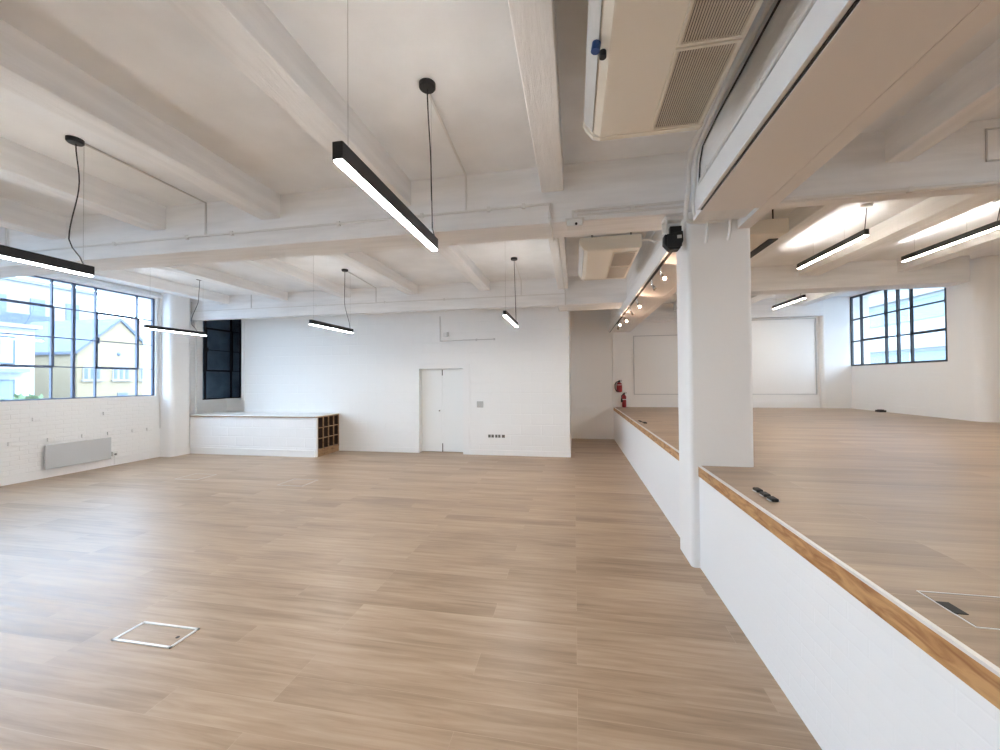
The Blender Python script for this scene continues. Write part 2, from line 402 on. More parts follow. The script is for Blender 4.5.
# ------------------------------------------------------------------ beams and joists
def bar(mb, x0, x1, y0, y1, z0, z1, r=.014): return mb.rbox(x0, x1, y0, y1, z0, z1, .006, 1)
struct('beam_cross', bar(MB(), XL-.1, .99, YB1, 4.07, 3.07, ZT+.02), 'beam_x', label='deep white cross beam spanning the nearer bay')
struct('beam_cross', bar(MB(), XL-.1, .99, YB2, 7.86, 3.07, ZT+.02).rbox(-.30, .99, 7.86, 8.44, 3.07, ZT+.02, .006, 1), 'beam_x', label='white cross beam over the back partition')
struct('beam_cross', bar(MB(), 1.46, 7.3, YB1, 3.80, 3.085, ZT+.02), 'beam_x', label='white cross beam over the raised floor beside the column')
struct('beam_cross', bar(MB(), 1.46, 6.36, YB2, 8.15, 3.172, ZT+.02), 'beam_x', label='white cross beam over the raised floor in front of the right window')
struct('beam_cross', bar(MB(), 1.46, 6.0, 10.95, YF+.02, 3.15, ZT+.02), 'beam_x', label='white beam along the top of the far wall')
J1 = [(-.285, -.08, 3.36), (-1.815, -1.57, 3.35), (-3.27, -3.04, 3.35), (-4.73, -4.5, 3.345), (-6.17, -5.94, 3.345), (-7.63, -7.40, 3.345)]
J2 = [(-.30, -.10, 3.375), (-1.87, -1.64, 3.43), (-3.40, -3.167, 3.415), (-4.92, -4.688, 3.42), (-6.45, -6.215, 3.42), (-7.96, -7.726, 3.40)]
for x0, x1, z in J1: struct('joist', bar(MB(), x0, x1, YN, YB1+.05, z, ZT+.02), 'beam_y')
for x0, x1, z in J2: struct('joist', bar(MB(), x0, x1, 4.05, YB2+.05, z, ZT+.02), 'beam_y')
for x0, x1 in ((2.465, 2.64), (3.92, 4.16), (5.34, 5.58)):
    struct('joist', bar(MB(), x0, x1, YN, YB1+.05, 3.335, ZT+.02), 'beam_y')
for x0, x1 in ((2.555, 2.735), (3.87, 4.175), (5.34, 5.60)):
    struct('joist', bar(MB(), x0, x1, 3.78, YB2+.05, 3.395, ZT+.02), 'beam_y')
    struct('joist', bar(MB(), x0, x1, 8.1, 11.0, 3.395, ZT+.02), 'beam_y')
# spine over the column line: concrete core, steel fascia with shadow gap, boarded soffit
sp = MB()
sp.box(.985, 1.478, YN, 3.25, 2.915, ZT+.02).box(.985, 1.376, 3.25, 3.52, 2.930, ZT+.02).box(.985, 1.376, 3.52, YB1+.02, 3.07, ZT+.02).box(1.376, 1.478, 3.25, YB1+.02, 2.915, ZT+.02).box(.985, 1.478, 4.08, YF, 2.915, ZT+.02).box(.985, 1.478, YB1+.02, 4.08, 3.07, ZT+.02)
struct('beam_spine', sp, 'beam_y', label='boxed spine beam running over the column line')
struct('trim_7', MB().box(.966, 1.372, YN, 3.25, 2.895, 2.914).box(1.376, 1.478, YN, YB1, 2.895, 2.914).box(.966, 1.372, 4.1, YF, 2.895, 2.914).box(1.376, 1.478, 4.1, YF, 2.895, 2.914), 'board', label='boarded soffit under the spine beam')
struct('trim_8', MB().rbox(.93, .955, YN, 3.23, 2.905, 3.075, .004).rbox(.93, .955, 4.1, YF, 2.905, 3.075, .004), 'fascia', label='white steel fascia along the spine beam')

struct('trim_10', MB().box(.954, .967, YN, 3.22, 2.900, 2.914).box(.954, .967, 4.1, YF, 2.900, 2.914), 'black', label='black strip in the shadow gap under the steel fascia')  # black strip added to deepen the shade in the gap

# ------------------------------------------------------------------ steel windows
def steel_window(name, x, verts, trans, z0, z1, casements, mat, glassmat, label, side=1, mains=(), th=.02):
    """window in an X plane. side=+1: room lies towards +X"""
    root = MB(); ys = [v for v in verts]
    y0, y1 = ys[0], ys[-1]; d = .045
    for y in ys:
        w = .022 if y in mains or y in (y0, y1) else th/2
        root.box(x-d, x, y-w, y+w, z0, z1)
    for z in (z0, z1): root.box(x-d, x, y0, y1, z-.018, z+.018)
    for a, b in zip(ys, ys[1:]):
        for z in trans: root.box(x-d*.8, x-.004, a, b, z-th*.4, z+th*.4)
    o = struct(name, root, mat, label=label)
    for (a, b, s, h) in casements:
        mb = MB(); w = .042 if side > 0 else .055; e = .016*side
        xa, xb = sorted((x-d*.5, x+e))
        mb.box(xa, xb, a, b, s-w/2, s+w/2).box(xa, xb, a, b, h-w/2, h+w/2).box(xa, xb, a-w/2, a+w/2, s, h).box(xa, xb, b-w/2, b+w/2, s, h)
        c = mb.build('casement', mat, o)
        MB().rbox(*sorted((x+e, x+e+.03*side)), a+.012, a+.03, (s+h)/2-.06, (s+h)/2+.05, .003).build('handle', mat, c)
    MB().box(x-d*.5-.003, x-d*.5+.003, y0, y1, z0, z1).build('glass', glassmat, o)
    return o
T = (1.915, 2.435, 2.97)
steel_window('window_1', -9.0, [3.93, 4.30, 4.655, 5.38, 5.69, 6.03, 6.76, 7.085], T, 1.345, 3.455,
             [(4.655, 5.38, 1.915, 2.97), (6.03, 6.76, 1.915, 2.97)], 'steel_left', 'glass', 'tall steel framed window on the left looking at a gabled brick house', 1, (4.30, 5.69))
steel_window('window_2', -9.0, [-.58, -.25, .1, .8, 1.15, 1.5, 2.2, 2.55, 2.93], T, 1.345, 3.455,
             [(.1, .8, 1.915, 2.97), (1.5, 2.2, 1.915, 2.97)], 'steel_dark', 'glass', 'steel framed window on the left nearer the camera', 1, (1.15,))
steel_window('window_8', -9.0, [-4.68, -4.3, -3.95, -3.25, -2.9, -2.55, -1.85, -1.5, -1.12], T, 1.345, 3.455,  # added unseen window for daylight from the left
             [(-3.95, -3.25, 1.915, 2.97), (-2.55, -1.85, 1.915, 2.97)], 'steel_dark', 'glass', 'steel framed window on the left behind the viewpoint', 1, (-2.9,))  # extra unseen window added to let in more daylight from the left
w3 = steel_window('window_3', -9.0, [8.22, 8.335, 9.09, 9.4, 9.9, 10.68], T, 1.20, 3.455,
             [(8.335, 9.09, 1.915, 2.97)], 'steel_black', 'darkglass', 'tall window shaded by a navy blind above the storage bench', 1, (9.4,))
MB().box(-9.12, -9.10, 8.21, 10.69, 1.2, 3.45).build('blind', 'blind', w3)
steel_window('window_4', XR+.04, [8.515, 9.285, 9.617, 9.94, 10.685, 11.025], (2.49, 3.015), 1.92, 3.56,
             [(8.515, 9.285, 2.49, 3.56), (9.94, 10.685, 2.50, 3.56)], 'steel_black', 'glass', 'black steel window in the right wall', -1, (9.617,), .036)
for k, (a, b) in enumerate(((.3, 3.2),)):
    n = [a+.02+(b-a-.04)*q/6 for q in range(7)]
    steel_window('window_%d' % (5+k), 7.32, n, (2.49, 3.015), 1.92, 3.48, [], 'steel_black', 'glass', 'black steel window in the recessed right bay', -1, (n[3],))  # unseen window added to light the raised bay

# ------------------------------------------------------------------ double cupboard door in the partition
d = struct('door_1', MB().box(-3.47, -3.455, YP, YP+.24, 0, 1.905).box(-2.425, -2.41, YP+.0, YP+.24, 0, 1.905).box(-3.47, -2.41, YP, YP+.24, 1.89, 1.905)
           .box(-3.47, -2.41, YP+.225, YP+.24, 0, 1.905), 'doorpaint', label='pair of flush white cupboard doors in the back partition')
for x0, x1 in ((-3.452, -2.948), (-2.944, -2.428)):
    MB().rbox(x0, x1, YP+.15, YP+.19, .012, 1.886, .003).build('door_leaf', 'doorpaint', d)
MB().rbox(-2.958, -2.938, YP+.135, YP+.15, 1.74, 1.87, .003).rbox(-2.958, -2.938, YP+.135, YP+.15, .01, .20, .003).build('flush_bolt', 'socketgrey', d)  # dark strips at top and bottom where the leaves meet
MB().tube([(-3.02, YP+.152, .94), (-3.02, YP+.135, .94)], .018, 14).build('door_lock', 'chrome', d)
struct('trim_9', MB().box(-2.415, -2.26, YP-.047, YP-.035, .0, 1.99).box(-3.47, -2.26, YP-.010, YP, 1.905, 1.99), 'paint', label='flat white casing beside the cupboard doors')

# ------------------------------------------------------------------ pendant lights
def pendant(x, y0, y1, z, zc, yc, label, cord_y, up=False, canopy=True, cord=None, wires=None, w=.046, h=.075, cmat='black'):
    """linear pendant along Y; z underside of the bar, zc ceiling, yc canopy position, cord_y where the cord enters the bar"""
    t = thing('linear_pendant_light', (x, (y0+y1)/2, z), label, 'pendant light', 'black linear pendant lights')
    hb = MB()
    hb.box(x-w/2, x-w/2+.004, y0, y1, z, z+h).box(x+w/2-.004, x+w/2, y0, y1, z, z+h)
    hb.box(x-w/2+.005, x+w/2-.005, y0, y1, z+.02, z+h-.012)
    hb.box(x-w/2+.005, x-.009, y0, y1, z+h-.012, z+h).box(x+.009, x+w/2-.005, y0, y1, z+h-.012, z+h)
    hb.build('housing', 'black', t)
    MB().rbox(x-w/2, x+w/2, y0-.005, y0, z, z+h, .002, 1).build('end_cap', 'black', t)
    MB().rbox(x-w/2, x+w/2, y1, y1+.005, z, z+h, .002, 1).build('end_cap', 'black', t)
    MB().rbox(x-w/2+.0045, x+w/2-.0045, y0+.002, y1-.002, z-.009, z+.02, .002, 1).build('diffuser', 'lampstage' if up else 'lamp', t)
    MB().box(x-.008, x+.008, y0+.02, y1-.02, z+h-.006, z+h-.0005).build('uplight_strip', 'lampup' if up else 'lampsoft', t)  # raised bay lamps do shine upward; main-hall strips are added ceiling fill
    for yy in (wires or (y0+.075, y1-.06)):
        MB().tube([(x, yy, z+h-.005), (x, yy, zc)], .0014, 5).build('suspension_wire', 'wire', t)
    if canopy:
        c = MB().lathe((x, yc, zc), [(.01, -.036), (.048, -.034), (.055, -.026), (.055, 0)], 24).build('canopy', cmat, t, True)
        path = cord or [(0, yc), (1, cord_y)]
        pts = []
        for k in range(17):
            q = k/16
            for (t0, a0), (t1, a1) in zip(path, path[1:]):
                if t0 <= q <= t1:
                    u = (q-t0)/(t1-t0); u = u*u*(3-2*u) if cord else u
                    pts.append((x, a0+(a1-a0)*u, zc-.034+(z+h-.004-zc+.034)*q)); break
        MB().tube(pts, .0045, 7).build('power_cord', 'cord', t, True)
    return t
# main hall, nearer bay
pendant(-3.96, 1.44, 2.62, 2.52, ZT, 2.50, 'long black pendant light at the left edge with a black ceiling rose and loose cord', 2.56, cord=[(0, 2.505), (.3, 2.53), (.82, 2.465), (1, 2.565)])
pendant(-.945, 1.465, 2.615, 2.530, ZT, 2.485, 'nearest and largest lit black pendant light, hanging in the middle of the hall', 2.58, cord=[(0, 2.485), (.55, 2.55), (.92, 2.565), (1, 2.63)])
# main hall, far bay
pendant(-3.97, 5.43, 6.59, 2.505, ZT, 6.36, 'small lit pendant light hanging in front of the back partition above the bench end', 6.52, cord=[(0, 6.36), (.55, 6.35), (1, 6.52)], h=.068)
pendant(-.94, 5.40, 6.58, 2.52, ZT, 6.33, 'small pendant light seen nearly end on above the socket strip', 6.5, h=.066)
pendant(-6.98, 5.36, 6.46, 2.525, ZT, 6.33, 'black pendant light hanging in front of the left window and the shaded window', 6.28, cord=[(0, 6.33), (.35, 6.31), (.85, 6.16), (1, 6.28)], h=.06)
# raised bay
pendant(3.31, 5.22, 6.62, 3.255, ZT, 5.21, 'black pendant light over the raised floor nearest the column, hung close to the ceiling', 5.25, up=True, cmat='plastic', wires=(5.6, 6.25), h=.07)
pendant(4.70, 5.10, 6.70, 3.300, ZT, 5.35, 'black pendant light cut by the right edge of the photo over the raised floor', 5.4, up=True, cmat='plastic', wires=(5.75, 6.5), h=.07)
pendant(4.62, 9.05, 10.33, 3.25, ZT, 9.1, 'smallest and farthest pendant light over the raised floor near the far wall', 9.2, up=True, cmat='plastic', wires=(9.4, 10.2), h=.07)
# the same rows go on behind the viewpoint and out of frame to the left
for (x, y0) in ((-3.96, -2.4), (-.945, -2.4)):
    pendant(x, y0, y0+1.21, 2.52, ZT, y0+1.05, 'black pendant light outside the photo at the near end of the hall', y0+1.1)
for (x, y0) in ((3.31, -1.6), (4.70, 1.2), (4.70, -1.6)):
    pendant(x, y0, y0+1.45, 3.28, ZT, y0+.1, 'black pendant light outside the photo over the raised floor', y0+.1, up=True, cmat='plastic')

# ------------------------------------------------------------------ ceiling suspended air conditioners
def ac_unit(x0, x1, y0, y1, z0, label, mirror=False, split=None, slot=None):
    """outlet side at x0 (x1 when mirrored); grilles along the other side"""
    cx = (x0+x1)/2
    def mx(x): return 2*cx-x if mirror else x
    t = thing('air_conditioner', (cx, (y0+y1)/2, z0), label, 'air conditioner', 'ceiling hung air conditioners')
    zt = z0+.155
    prof = [(x0-.035, zt-.01), (x0-.05, zt-.05), (x0-.035, z0+.075), (x0+.005, z0+.02), (x0+.045, z0), (x1-.01, z0), (x1, z0+.012), (x1, zt)]
    prof = [(mx(a), b) for a, b in prof]
    MB().prism(prof, 'y', y0+.05, y1-.05).build('body', 'cream', t)
    for a, b in ((y0, y0+.05), (y1-.05, y1)):
        e = MB().prism([(mx(p[0]), p[1]) for p in [(x0-.045, zt), (x0-.062, zt-.05), (x0-.045, z0+.065), (x0+.0, z0+.008), (x0+.045, z0-.006), (x1-.01, z0-.006), (x1+.006, z0+.01), (x1+.006, zt)]], 'y', a, b)
        bmesh.ops.bevel(e.bm, geom=[g for g in e.bm.edges if abs(g.verts[0].co.y-g.verts[1].co.y) < 1e-5], offset=.006, segments=2, affect='EDGES')
        e.build('end_panel', 'cream', t)
    # air outlet flap on the curved front, dark slot behind it
    f = [(x0-.052, zt-.06), (x0-.040, z0+.072), (x0+.000, z0+.018), (x0+.004, z0+.024), (x0-.030, z0+.078), (x0-.044, zt-.06)]
    MB().prism([(mx(a)-(0 if mirror else 0), b) for a, b in [(p[0]-.006, p[1]) for p in f]], 'y', y0+.07, y1-.07).build('outlet_flap', 'acgrey', t)
    MB().prism([(mx(a), b) for a, b in [(x0-.040, zt-.012), (x0-.056, zt-.052), (x0-.050, zt-.054), (x0-.030, zt-.012)]], 'y', y0+.07, y1-.07).build('outlet_slot', 'acdark', t)
    # service lid edge
    gx0, gx1 = x0+.37, x1-.035
    a, b = sorted((mx(gx0-.025), mx(gx0-.012)))
    MB().box(*sorted((mx(x0+.05), mx(gx0-.02))), y0+.055, y1-.055, z0-.004, z0+.002).build('service_lid', 'creamlid', t)
    ys = split or [(y0+.07, (y0+y1)/2-.012), ((y0+y1)/2+.012, y1-.07)]
    if slot:
        MB().box(slot[0], slot[1], y0+.2, y1-.06, z0-.012, z0+.01).build('outlet_slot', 'rubber', t)
        ys = []
    for (ya, yb) in ys:
        g = MB(); xa, xb = sorted((mx(gx0), mx(gx1))); w = .014
        g.box(xa-w, xa, ya-w, yb+w, z0-.012, z0).box(xb, xb+w, ya-w, yb+w, z0-.012, z0).box(xa, xb, ya-w, ya, z0-.012, z0).box(xa, xb, yb, yb+w, z0-.012, z0)
        gr = g.build('return_grille', 'cream', t)
        s = MB(); n = 22; pitch = (xb-xa)/n
        for k in range(n):
            q = xa+pitch*(k+.5)
            s.box(q-pitch*.27, q+pitch*.27, ya, yb, z0-.010, z0-.004)
        s.build('grille_slats', 'slat', gr)
        MB().box(xa, xb, ya, yb, z0-.002, z0+.001).build('grille_shadow', 'acdark', gr)
    # hanging rods and top plate
    for yy in (y0+.12, y1-.12):
        hb = MB()
        for xx in (x0+.10, x1-.10): hb.tube([(xx, yy, zt-.01), (xx, yy, ZT)], .008, 8)
        hb.box(min(mx(x0+.04), mx(x1-.04)), max(mx(x0+.04), mx(x1-.04)), yy-.02, yy+.02, zt, zt+.03)
        hb.build('hanging_bracket', 'black', t)
    return t
a1 = ac_unit(.135, .80, 1.02, 2.68, 3.20, 'large cream air conditioner hanging over the nearer bay beside the spine beam', split=[(1.08, 1.965), (2.005, 2.60)])
MB().tube([(.118, 1.90, 3.205), (.112, 1.90, 3.165)], .021, 16).build('sensor_cap', 'blue', a1)
MB().tube([(.150, 1.955, 3.205), (.150, 1.955, 3.175)], .017, 16).build('sensor_cap', 'black', a1)
ac_unit(.135, .80, 4.93, 6.42, 3.20, 'smaller cream air conditioner hanging in the far bay between cross beam and partition', split=[(5.10, 5.68), (5.73, 6.34)])
ac_unit(1.60, 2.31, 4.80, 6.2, 3.215, 'air conditioner half hidden behind the column over the raised floor', slot=(2.20, 2.298))

# ------------------------------------------------------------------ conduits and pipes
def run(label, pts, r=.009, mat='conduit', clips=(), cat='conduit', name='conduit', n=8, group='surface conduits'):
    mid = Vector(pts[0])
    t = thing(name, mid, label, cat, group)
    MB().tube(pts, r, n).build('tube', mat, t, True)
    if clips:
        for c in clips:
            MB().rbox(c[0]-.016, c[0]+.016, c[1]-.016, c[1]+.016, c[2]-.022, c[2]+.022, .003).build('clip', mat, t)
    return t
YC = YB1-.016
run('thin conduit running the length of the nearer cross beam', [(XL, YC, 3.225), (-3, YC, 3.228), (-.21, YC, 3.243)], .012,
    clips=[(-5.2, YC, 3.225), (-4.2, YC, 3.227), (-3.62, YC, 3.227), (-2.35, YC, 3.23), (-1.45, YC, 3.236), (-.78, YC, 3.24), (-.45, YC, 3.242)])
run('conduit from the left pendant rose along the slab and down the cross beam', [(-3.945, 2.55, ZT-.01), (-3.955, YC, ZT-.012), (-3.955, YC, 3.235)], .010, 'conduit_shaded')
run('conduit from the middle pendant rose along the slab and down the cross beam', [(-.96, 2.55, ZT-.01), (-1.005, YC, ZT-.012), (-1.005, YC, 3.24)], .011)
run('conduit dropping down the cross beam at the far left of the photo', [(-6.86, 2.6, ZT-.01), (-6.86, YC, ZT-.012), (-6.86, YC, 3.23)], .010)
run('conduit along the first joist soffit and down to the end of the partition',
    [(-.21, YC, 3.243), (-.205, YC, 3.05), (-.20, 3.75, 3.052), (-.195, 4.10, 3.052), (-.19, 4.12, 3.36), (-.17, 7.70, 3.36), (-.155, 7.725, 3.34), (-.155, 7.725, 3.06)], .011,
    clips=[(-.205, YC, 3.13), (-.157, 7.725, 3.33)])
YD = YB2-.015
run('conduit running along the far cross beam over the partition', [(XL+.1, YD, 3.275), (-3, YD, 3.28), (-.16, YD, 3.285)], .010, clips=[(-5.5, YD, 3.278), (-3.9, YD, 3.28), (-2.6, YD, 3.28)])
run('conduit from the small end on pendant down the far cross beam', [(-.94, 6.38, ZT-.01), (-1.012, YD, ZT-.012), (-1.012, YD, 3.29)], .009)
run('conduit from the pendant above the bench end down the far cross beam', [(-3.97, 6.40, ZT-.01), (-4.10, YD, ZT-.012), (-4.10, YD, 3.285)], .009, 'conduit_shaded')
run('short conduit down the far cross beam near the shaded window', [(-7.14, YD, ZT-.01), (-7.14, YD, 3.285)], .010, 'conduit_shaded')
run('left one of two vertical conduits at the window end of the far cross beam', [(-8.86, YD, ZT-.01), (-8.86, YD, 3.11)], .011, 'conduit_shaded')
run('right one of two vertical conduits at the window end of the far cross beam', [(-8.74, YD, 3.50), (-8.74, YD, 3.22)], .011, 'conduit_shaded')
run('vertical conduit in the corner between left window and pier', [(-8.925, 7.17, 3.45), (-8.925, 7.17, .62)], .014)
run('vertical pipe in the corner between the pier and the storage bench', [(-8.60, 7.72, 3.05), (-8.60, 7.72, .90)], .014)
run('thin conduit on the back partition with a side branch toward the lit pendant', [(-2.945, YP-.01, 3.06), (-2.945, YP-.01, 2.51), (-2.90, YP-.01, 2.505), (-2.47, YP-.012, 2.51), (-2.40, YP-.046, 2.512), (-1.70, YP-.046, 2.515)], .010, 'conduit_shaded',
    clips=[(-2.1, YP-.045, 2.512), (-1.70, YP-.045, 2.515)])
YE = YB1-.02
run('upper one of two parallel pipes on the cross beam by the column', [(.04, YE, 3.155), (.95, YE, 3.155)], .013, clips=[(.52, YE, 3.13)])
run('lower one of two parallel pipes on the cross beam by the column', [(.04, YE, 3.112), (.95, YE, 3.112)], .010)
run('pipe along the lower edge of the cross beam over the raised floor', [(1.52, YB1-.015, 3.103), (3.3, YB1-.015, 3.103), (6.5, YB1-.015, 3.103)], .018, clips=[(2.62, YB1-.015, 3.10)])
run('white lateral pipe round the head of the column', [(1.02, 3.63, 2.975), (1.10, 3.636, 2.968), (1.27, 3.637, 2.972), (1.40, 3.64, 2.988), (1.46, 3.655, 3.0)], .022, 'pvc', n=12, cat='pipe', name='pipe')
run('left one of two short pipe stubs hanging on the column head', [(1.128, 3.632, 2.955), (1.128, 3.635, 2.90), (1.128, 3.645, 2.84), (1.125, 3.664, 2.79)], .013, 'pvc', n=10, cat='pipe', name='pipe')
run('right one of two short pipe stubs hanging on the column head', [(1.307, 3.632, 2.962), (1.307, 3.635, 2.90), (1.305, 3.645, 2.85), (1.300, 3.664, 2.80)], .013, 'pvc', n=10, cat='pipe', name='pipe')
run('fat white pipe running beside the air conditioner and down to the column', [(.905, YN, 3.46), (.905, 2.4, 3.46), (.925, 2.95, 3.465), (.94, 3.25, 3.46), (.945, 3.40, 3.45), (.948, 3.49, 3.38), (.948, 3.51, 3.18), (.945, 3.56, 3.10), (.945, 3.59, 3.02), (.95, 3.58, 2.965), (.985, 3.59, 2.955), (1.05, 3.615, 2.965)], .019, 'pvc', n=12, cat='pipe', name='pipe')
run('thin white pipe clipped beside the fat pipe above the column', [(.945, YN, 3.43), (.945, 2.4, 3.43), (.958, 3.0, 3.44), (.965, 3.25, 3.435), (.968, 3.37, 3.39), (.968, 3.41, 3.20), (.966, 3.46, 3.06), (.970, 3.46, 2.98), (1.0, 3.50, 2.955)], .013, 'pvc', n=10, cat='pipe', name='pipe')
run('black cable following the pipes beside the air conditioner', [(.968, YN, 3.40), (.968, 2.3, 3.40), (.974, 2.9, 3.41), (.976, 3.22, 3.39), (.977, 3.30, 3.30), (.977, 3.33, 3.1)], .006, 'cord', cat='cable', name='cable')
run('straight conduit along the top of the steel fascia', [(.943, YN, 3.112), (.943, 3.16, 3.112), (.95, 3.22, 3.09)], .012, 'conduit', clips=[(.946, 2.2, 3.11), (.946, 3.02, 3.11)])
run('conduit looping from the smaller air conditioner to the spine fascia', [(.80, 4.98, 3.30), (.90, 4.96, 3.285), (.915, 4.96, 3.30), (.915, 4.6, 3.30), (.905, 4.2, 3.33), (.90, 4.1, 3.50)], .010, 'pvc')
run('pipe descending from the column pipes along the spine fascia', [(.915, 4.09, 3.0), (.915, 4.3, 3.06), (.915, 4.75, 3.18), (.90, 4.95, 3.27)], .012, 'pvc')

# smoke detector / junction box on the lower corner of the cross beam
t = thing('junction_box', (.02, YB1-.04, 2.99), 'small white junction box on the lower edge of the cross beam beside the air conditioner', 'junction box')
MB().rbox(-.055, .085, YB1-.075, YB1+.04, 3.0, 3.068, .006).build('box', 'plastic', t)
MB().rbox(-.065, .10, YB1-.085, YB1+.05, 3.06, 3.07, .002).build('lid', 'conduit', t)
MB().tube([(.0, YB1-.03, 3.06), (.0, YB1-.03, 3.15), (.04, YB1-.02, 3.15)], .012, 8).build('entry_pipe', 'pvc', t)
MB().tube([(.03, YB1-.076, 3.015), (.03, YB1-.084, 3.015)], .012, 10).build('indicator', 'black', t)

# black loudspeaker beside the column head, with its grey back box
t = thing('loudspeaker', (.865, 3.84, 2.76), 'black loudspeaker bracketed under the cross beam beside the column head', 'speaker')
e = MB().prism([(.798, 2.90), (.952, 2.925), (.955, 2.84), (.925, 2.765), (.845, 2.762), (.795, 2.82)], 'y', 3.70, 3.79)
bmesh.ops.bevel(e.bm, geom=list(e.bm.edges), offset=.005, segments=1, affect='EDGES')
e.build('cabinet', 'rubber', t)
MB().rbox(.82, .94, 3.69, 3.70, 2.785, 2.885, .004).build('grille', 'black', t)
MB().box(.90, .935, 3.684, 3.691, 2.855, 2.882).build('badge', 'greyplastic', t)
MB().tube([(.815, 3.71, 2.86), (.815, 3.71, 3.06)], .010, 8).rbox(.80, .96, 3.73, 3.82, 3.035, 3.068, .006).rbox(.80, .96, 3.81, 3.83, 2.95, 3.05, .004).build('bracket', 'pvc', t)
MB().box(.85, .945, 3.72, 3.78, 2.905, 2.975).build('yoke', 'rubber', t)

# track with spot heads along the spine soffit
t = thing('track_light', (.975, 6.6, 2.89), 'dark lighting track with little spot heads under the spine beam beyond the column', 'track light')
MB().box(.962, .975, 4.2, 9.4, 2.884, 2.897).build('rail', 'acdark', t)
for (y, lit, dx) in ((4.72, 1, .03), (5.25, 0, .03), (6.45, 1, .03), (7.2, 0, .03), (8.0, 1, .03), (8.55, 1, -.03), (9.2, 0, .0)):
    h = MB().tube([(.972, y, 2.875), (.972, y, 2.80), (.972+dx*.6, y+.01, 2.775)], .010, 8)
    h.tube([(.972+dx*.3, y-.0, 2.80), (.972+dx, y-.045, 2.745)], [.014, .024], 12)
    s = h.build('spot_head', 'chrome', t, True)
    if lit: MB().ball((.972+dx*1.1, y-.050, 2.740), .012, 2).build('bulb', 'spot', s, True)

# ------------------------------------------------------------------ small fittings on the partition
t = thing('wall_switch', (-2.03, YP-.035, 1.03), 'square grey switch plate on the back partition right of the doors', 'switch')
MB().rbox(-2.10, -1.955, YP-.047, YP-.034, 1.03, 1.165, .004).build('plate', 'greyplastic', t)
MB().rbox(-2.065, -2.035, YP-.053, YP-.045, 1.07, 1.125, .002).rbox(-2.02, -1.99, YP-.053, YP-.045, 1.07, 1.125, .002).build('rocker', 'greyplastic', t)
for (x0, x1, n, lab) in ((-1.855, -1.715, 2, 'left double dark socket of the three low on the back partition'),
                         (-1.70, -1.57, 2, 'middle double dark socket of the three low on the back partition'),
                         (-1.555, -1.475, 1, 'right single dark socket of the three low on the back partition')):
    t = thing('wall_socket', ((x0+x1)/2, YP-.035, .37), lab, 'socket', 'dark sockets on the partition')
    MB().rbox(x0, x1, YP-.046, YP-.034, .375, .452, .003).build('plate', 'plastic', t)
    w = (x1-x0)/n
    for k in range(n):
        a = x0+w*k+.008; b = a+w-.016
        MB().rbox(a, b, YP-.050, YP-.045, .383, .444, .002).build('insert', 'socketgrey', t)
t = thing('alarm_sounder', (-2.80, YP, 2.58), 'little white alarm box high on the back partition above the doors', 'alarm')
MB().rbox(-2.86, -2.775, YP-.05, YP, 2.59, 2.69, .008).build('body', 'plastic', t)
MB().rbox(-2.775, -2.745, YP-.07, YP, 2.60, 2.70, .006).build('side_cover', 'conduit_shaded', t)

# panel heater and its valve under the left window
t = thing('panel_radiator', (-8.88, 5.72, .14), 'flat grey panel heater on the brick wall under the left window', 'radiator')
MB().rbox(-8.895, -8.87, 5.225, 6.205, .150, .565, .006).build('front_panel', 'radiator', t)
MB().rbox(-8.925, -8.895, 5.26, 6.17, .175, .55, .004).box(XL, -8.92, 5.40, 5.46, .2, .5).box(XL, -8.92, 5.97, 6.03, .2, .5).build('back_casing', 'acgrey', t)
t = thing('fused_spur', (-8.92, 6.30, .2), 'small white fused outlet box right of the panel heater', 'outlet box')
MB().rbox(XL, -8.905, 6.255, 6.345, .185, .275, .006).build('box', 'plastic', t)
MB().rbox(-8.906, -8.898, 6.28, 6.32, .20, .235, .003).build('switch', 'socketgrey', t)
MB().tube([(-8.93, 6.30, .185), (-8.93, 6.30, .02)], .009, 8).build('cable_tube', 'pvc', t)

# ------------------------------------------------------------------ storage bench with cubby end
t = thing('storage_bench', (-7, 8.05, 0), 'low white block bench under the shaded window with a wooden cubby end', 'bench')
MB().box(-8.66, -5.44, 7.63, 7.68, 0, .845).box(-8.62, -5.62, 8.40, 8.46, 0, .84).build('front_panel', 'brick_bench', t)
MB().box(-8.62, -5.475, 7.612, 7.63, 0, .13).box(-8.62, -5.475, 7.606, 7.63, .13, .145).build('skirting', 'paint', t)
top = MB().rbox(-8.64, -5.44, 7.60, 8.465, .862, .885, .003).rbox(XL+.01, -8.06, 8.45, 8.87, .862, .885, .003).build('top', 'doorpaint', t)
MB().box(-8.64, -5.438, 7.598, 8.466, .845, .862).build('top_edge', 'cubbywood', t)
cw = MB()
cw.box(-5.49, -5.44, 7.68, 8.465, 0, .15)
ys = [7.690+(8.455-7.690)*k/4 for k in range(5)]; zs = [.15+(.845-.15)*k/3 for k in range(4)]
for y in ys: cw.box(-5.462, -5.44, y-.009, y+.009, .15, .845)
for z in zs: cw.box(-5.462, -5.442, 7.68, 8.46, z-.008, z+.008)
cb = cw.build('cubby_shelf', 'cubbywood', t)
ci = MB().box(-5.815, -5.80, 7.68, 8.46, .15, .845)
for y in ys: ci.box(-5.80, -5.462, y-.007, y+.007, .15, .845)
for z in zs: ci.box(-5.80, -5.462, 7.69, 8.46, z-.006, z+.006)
ci.build('cubby_inside', 'cubbyin', cb)

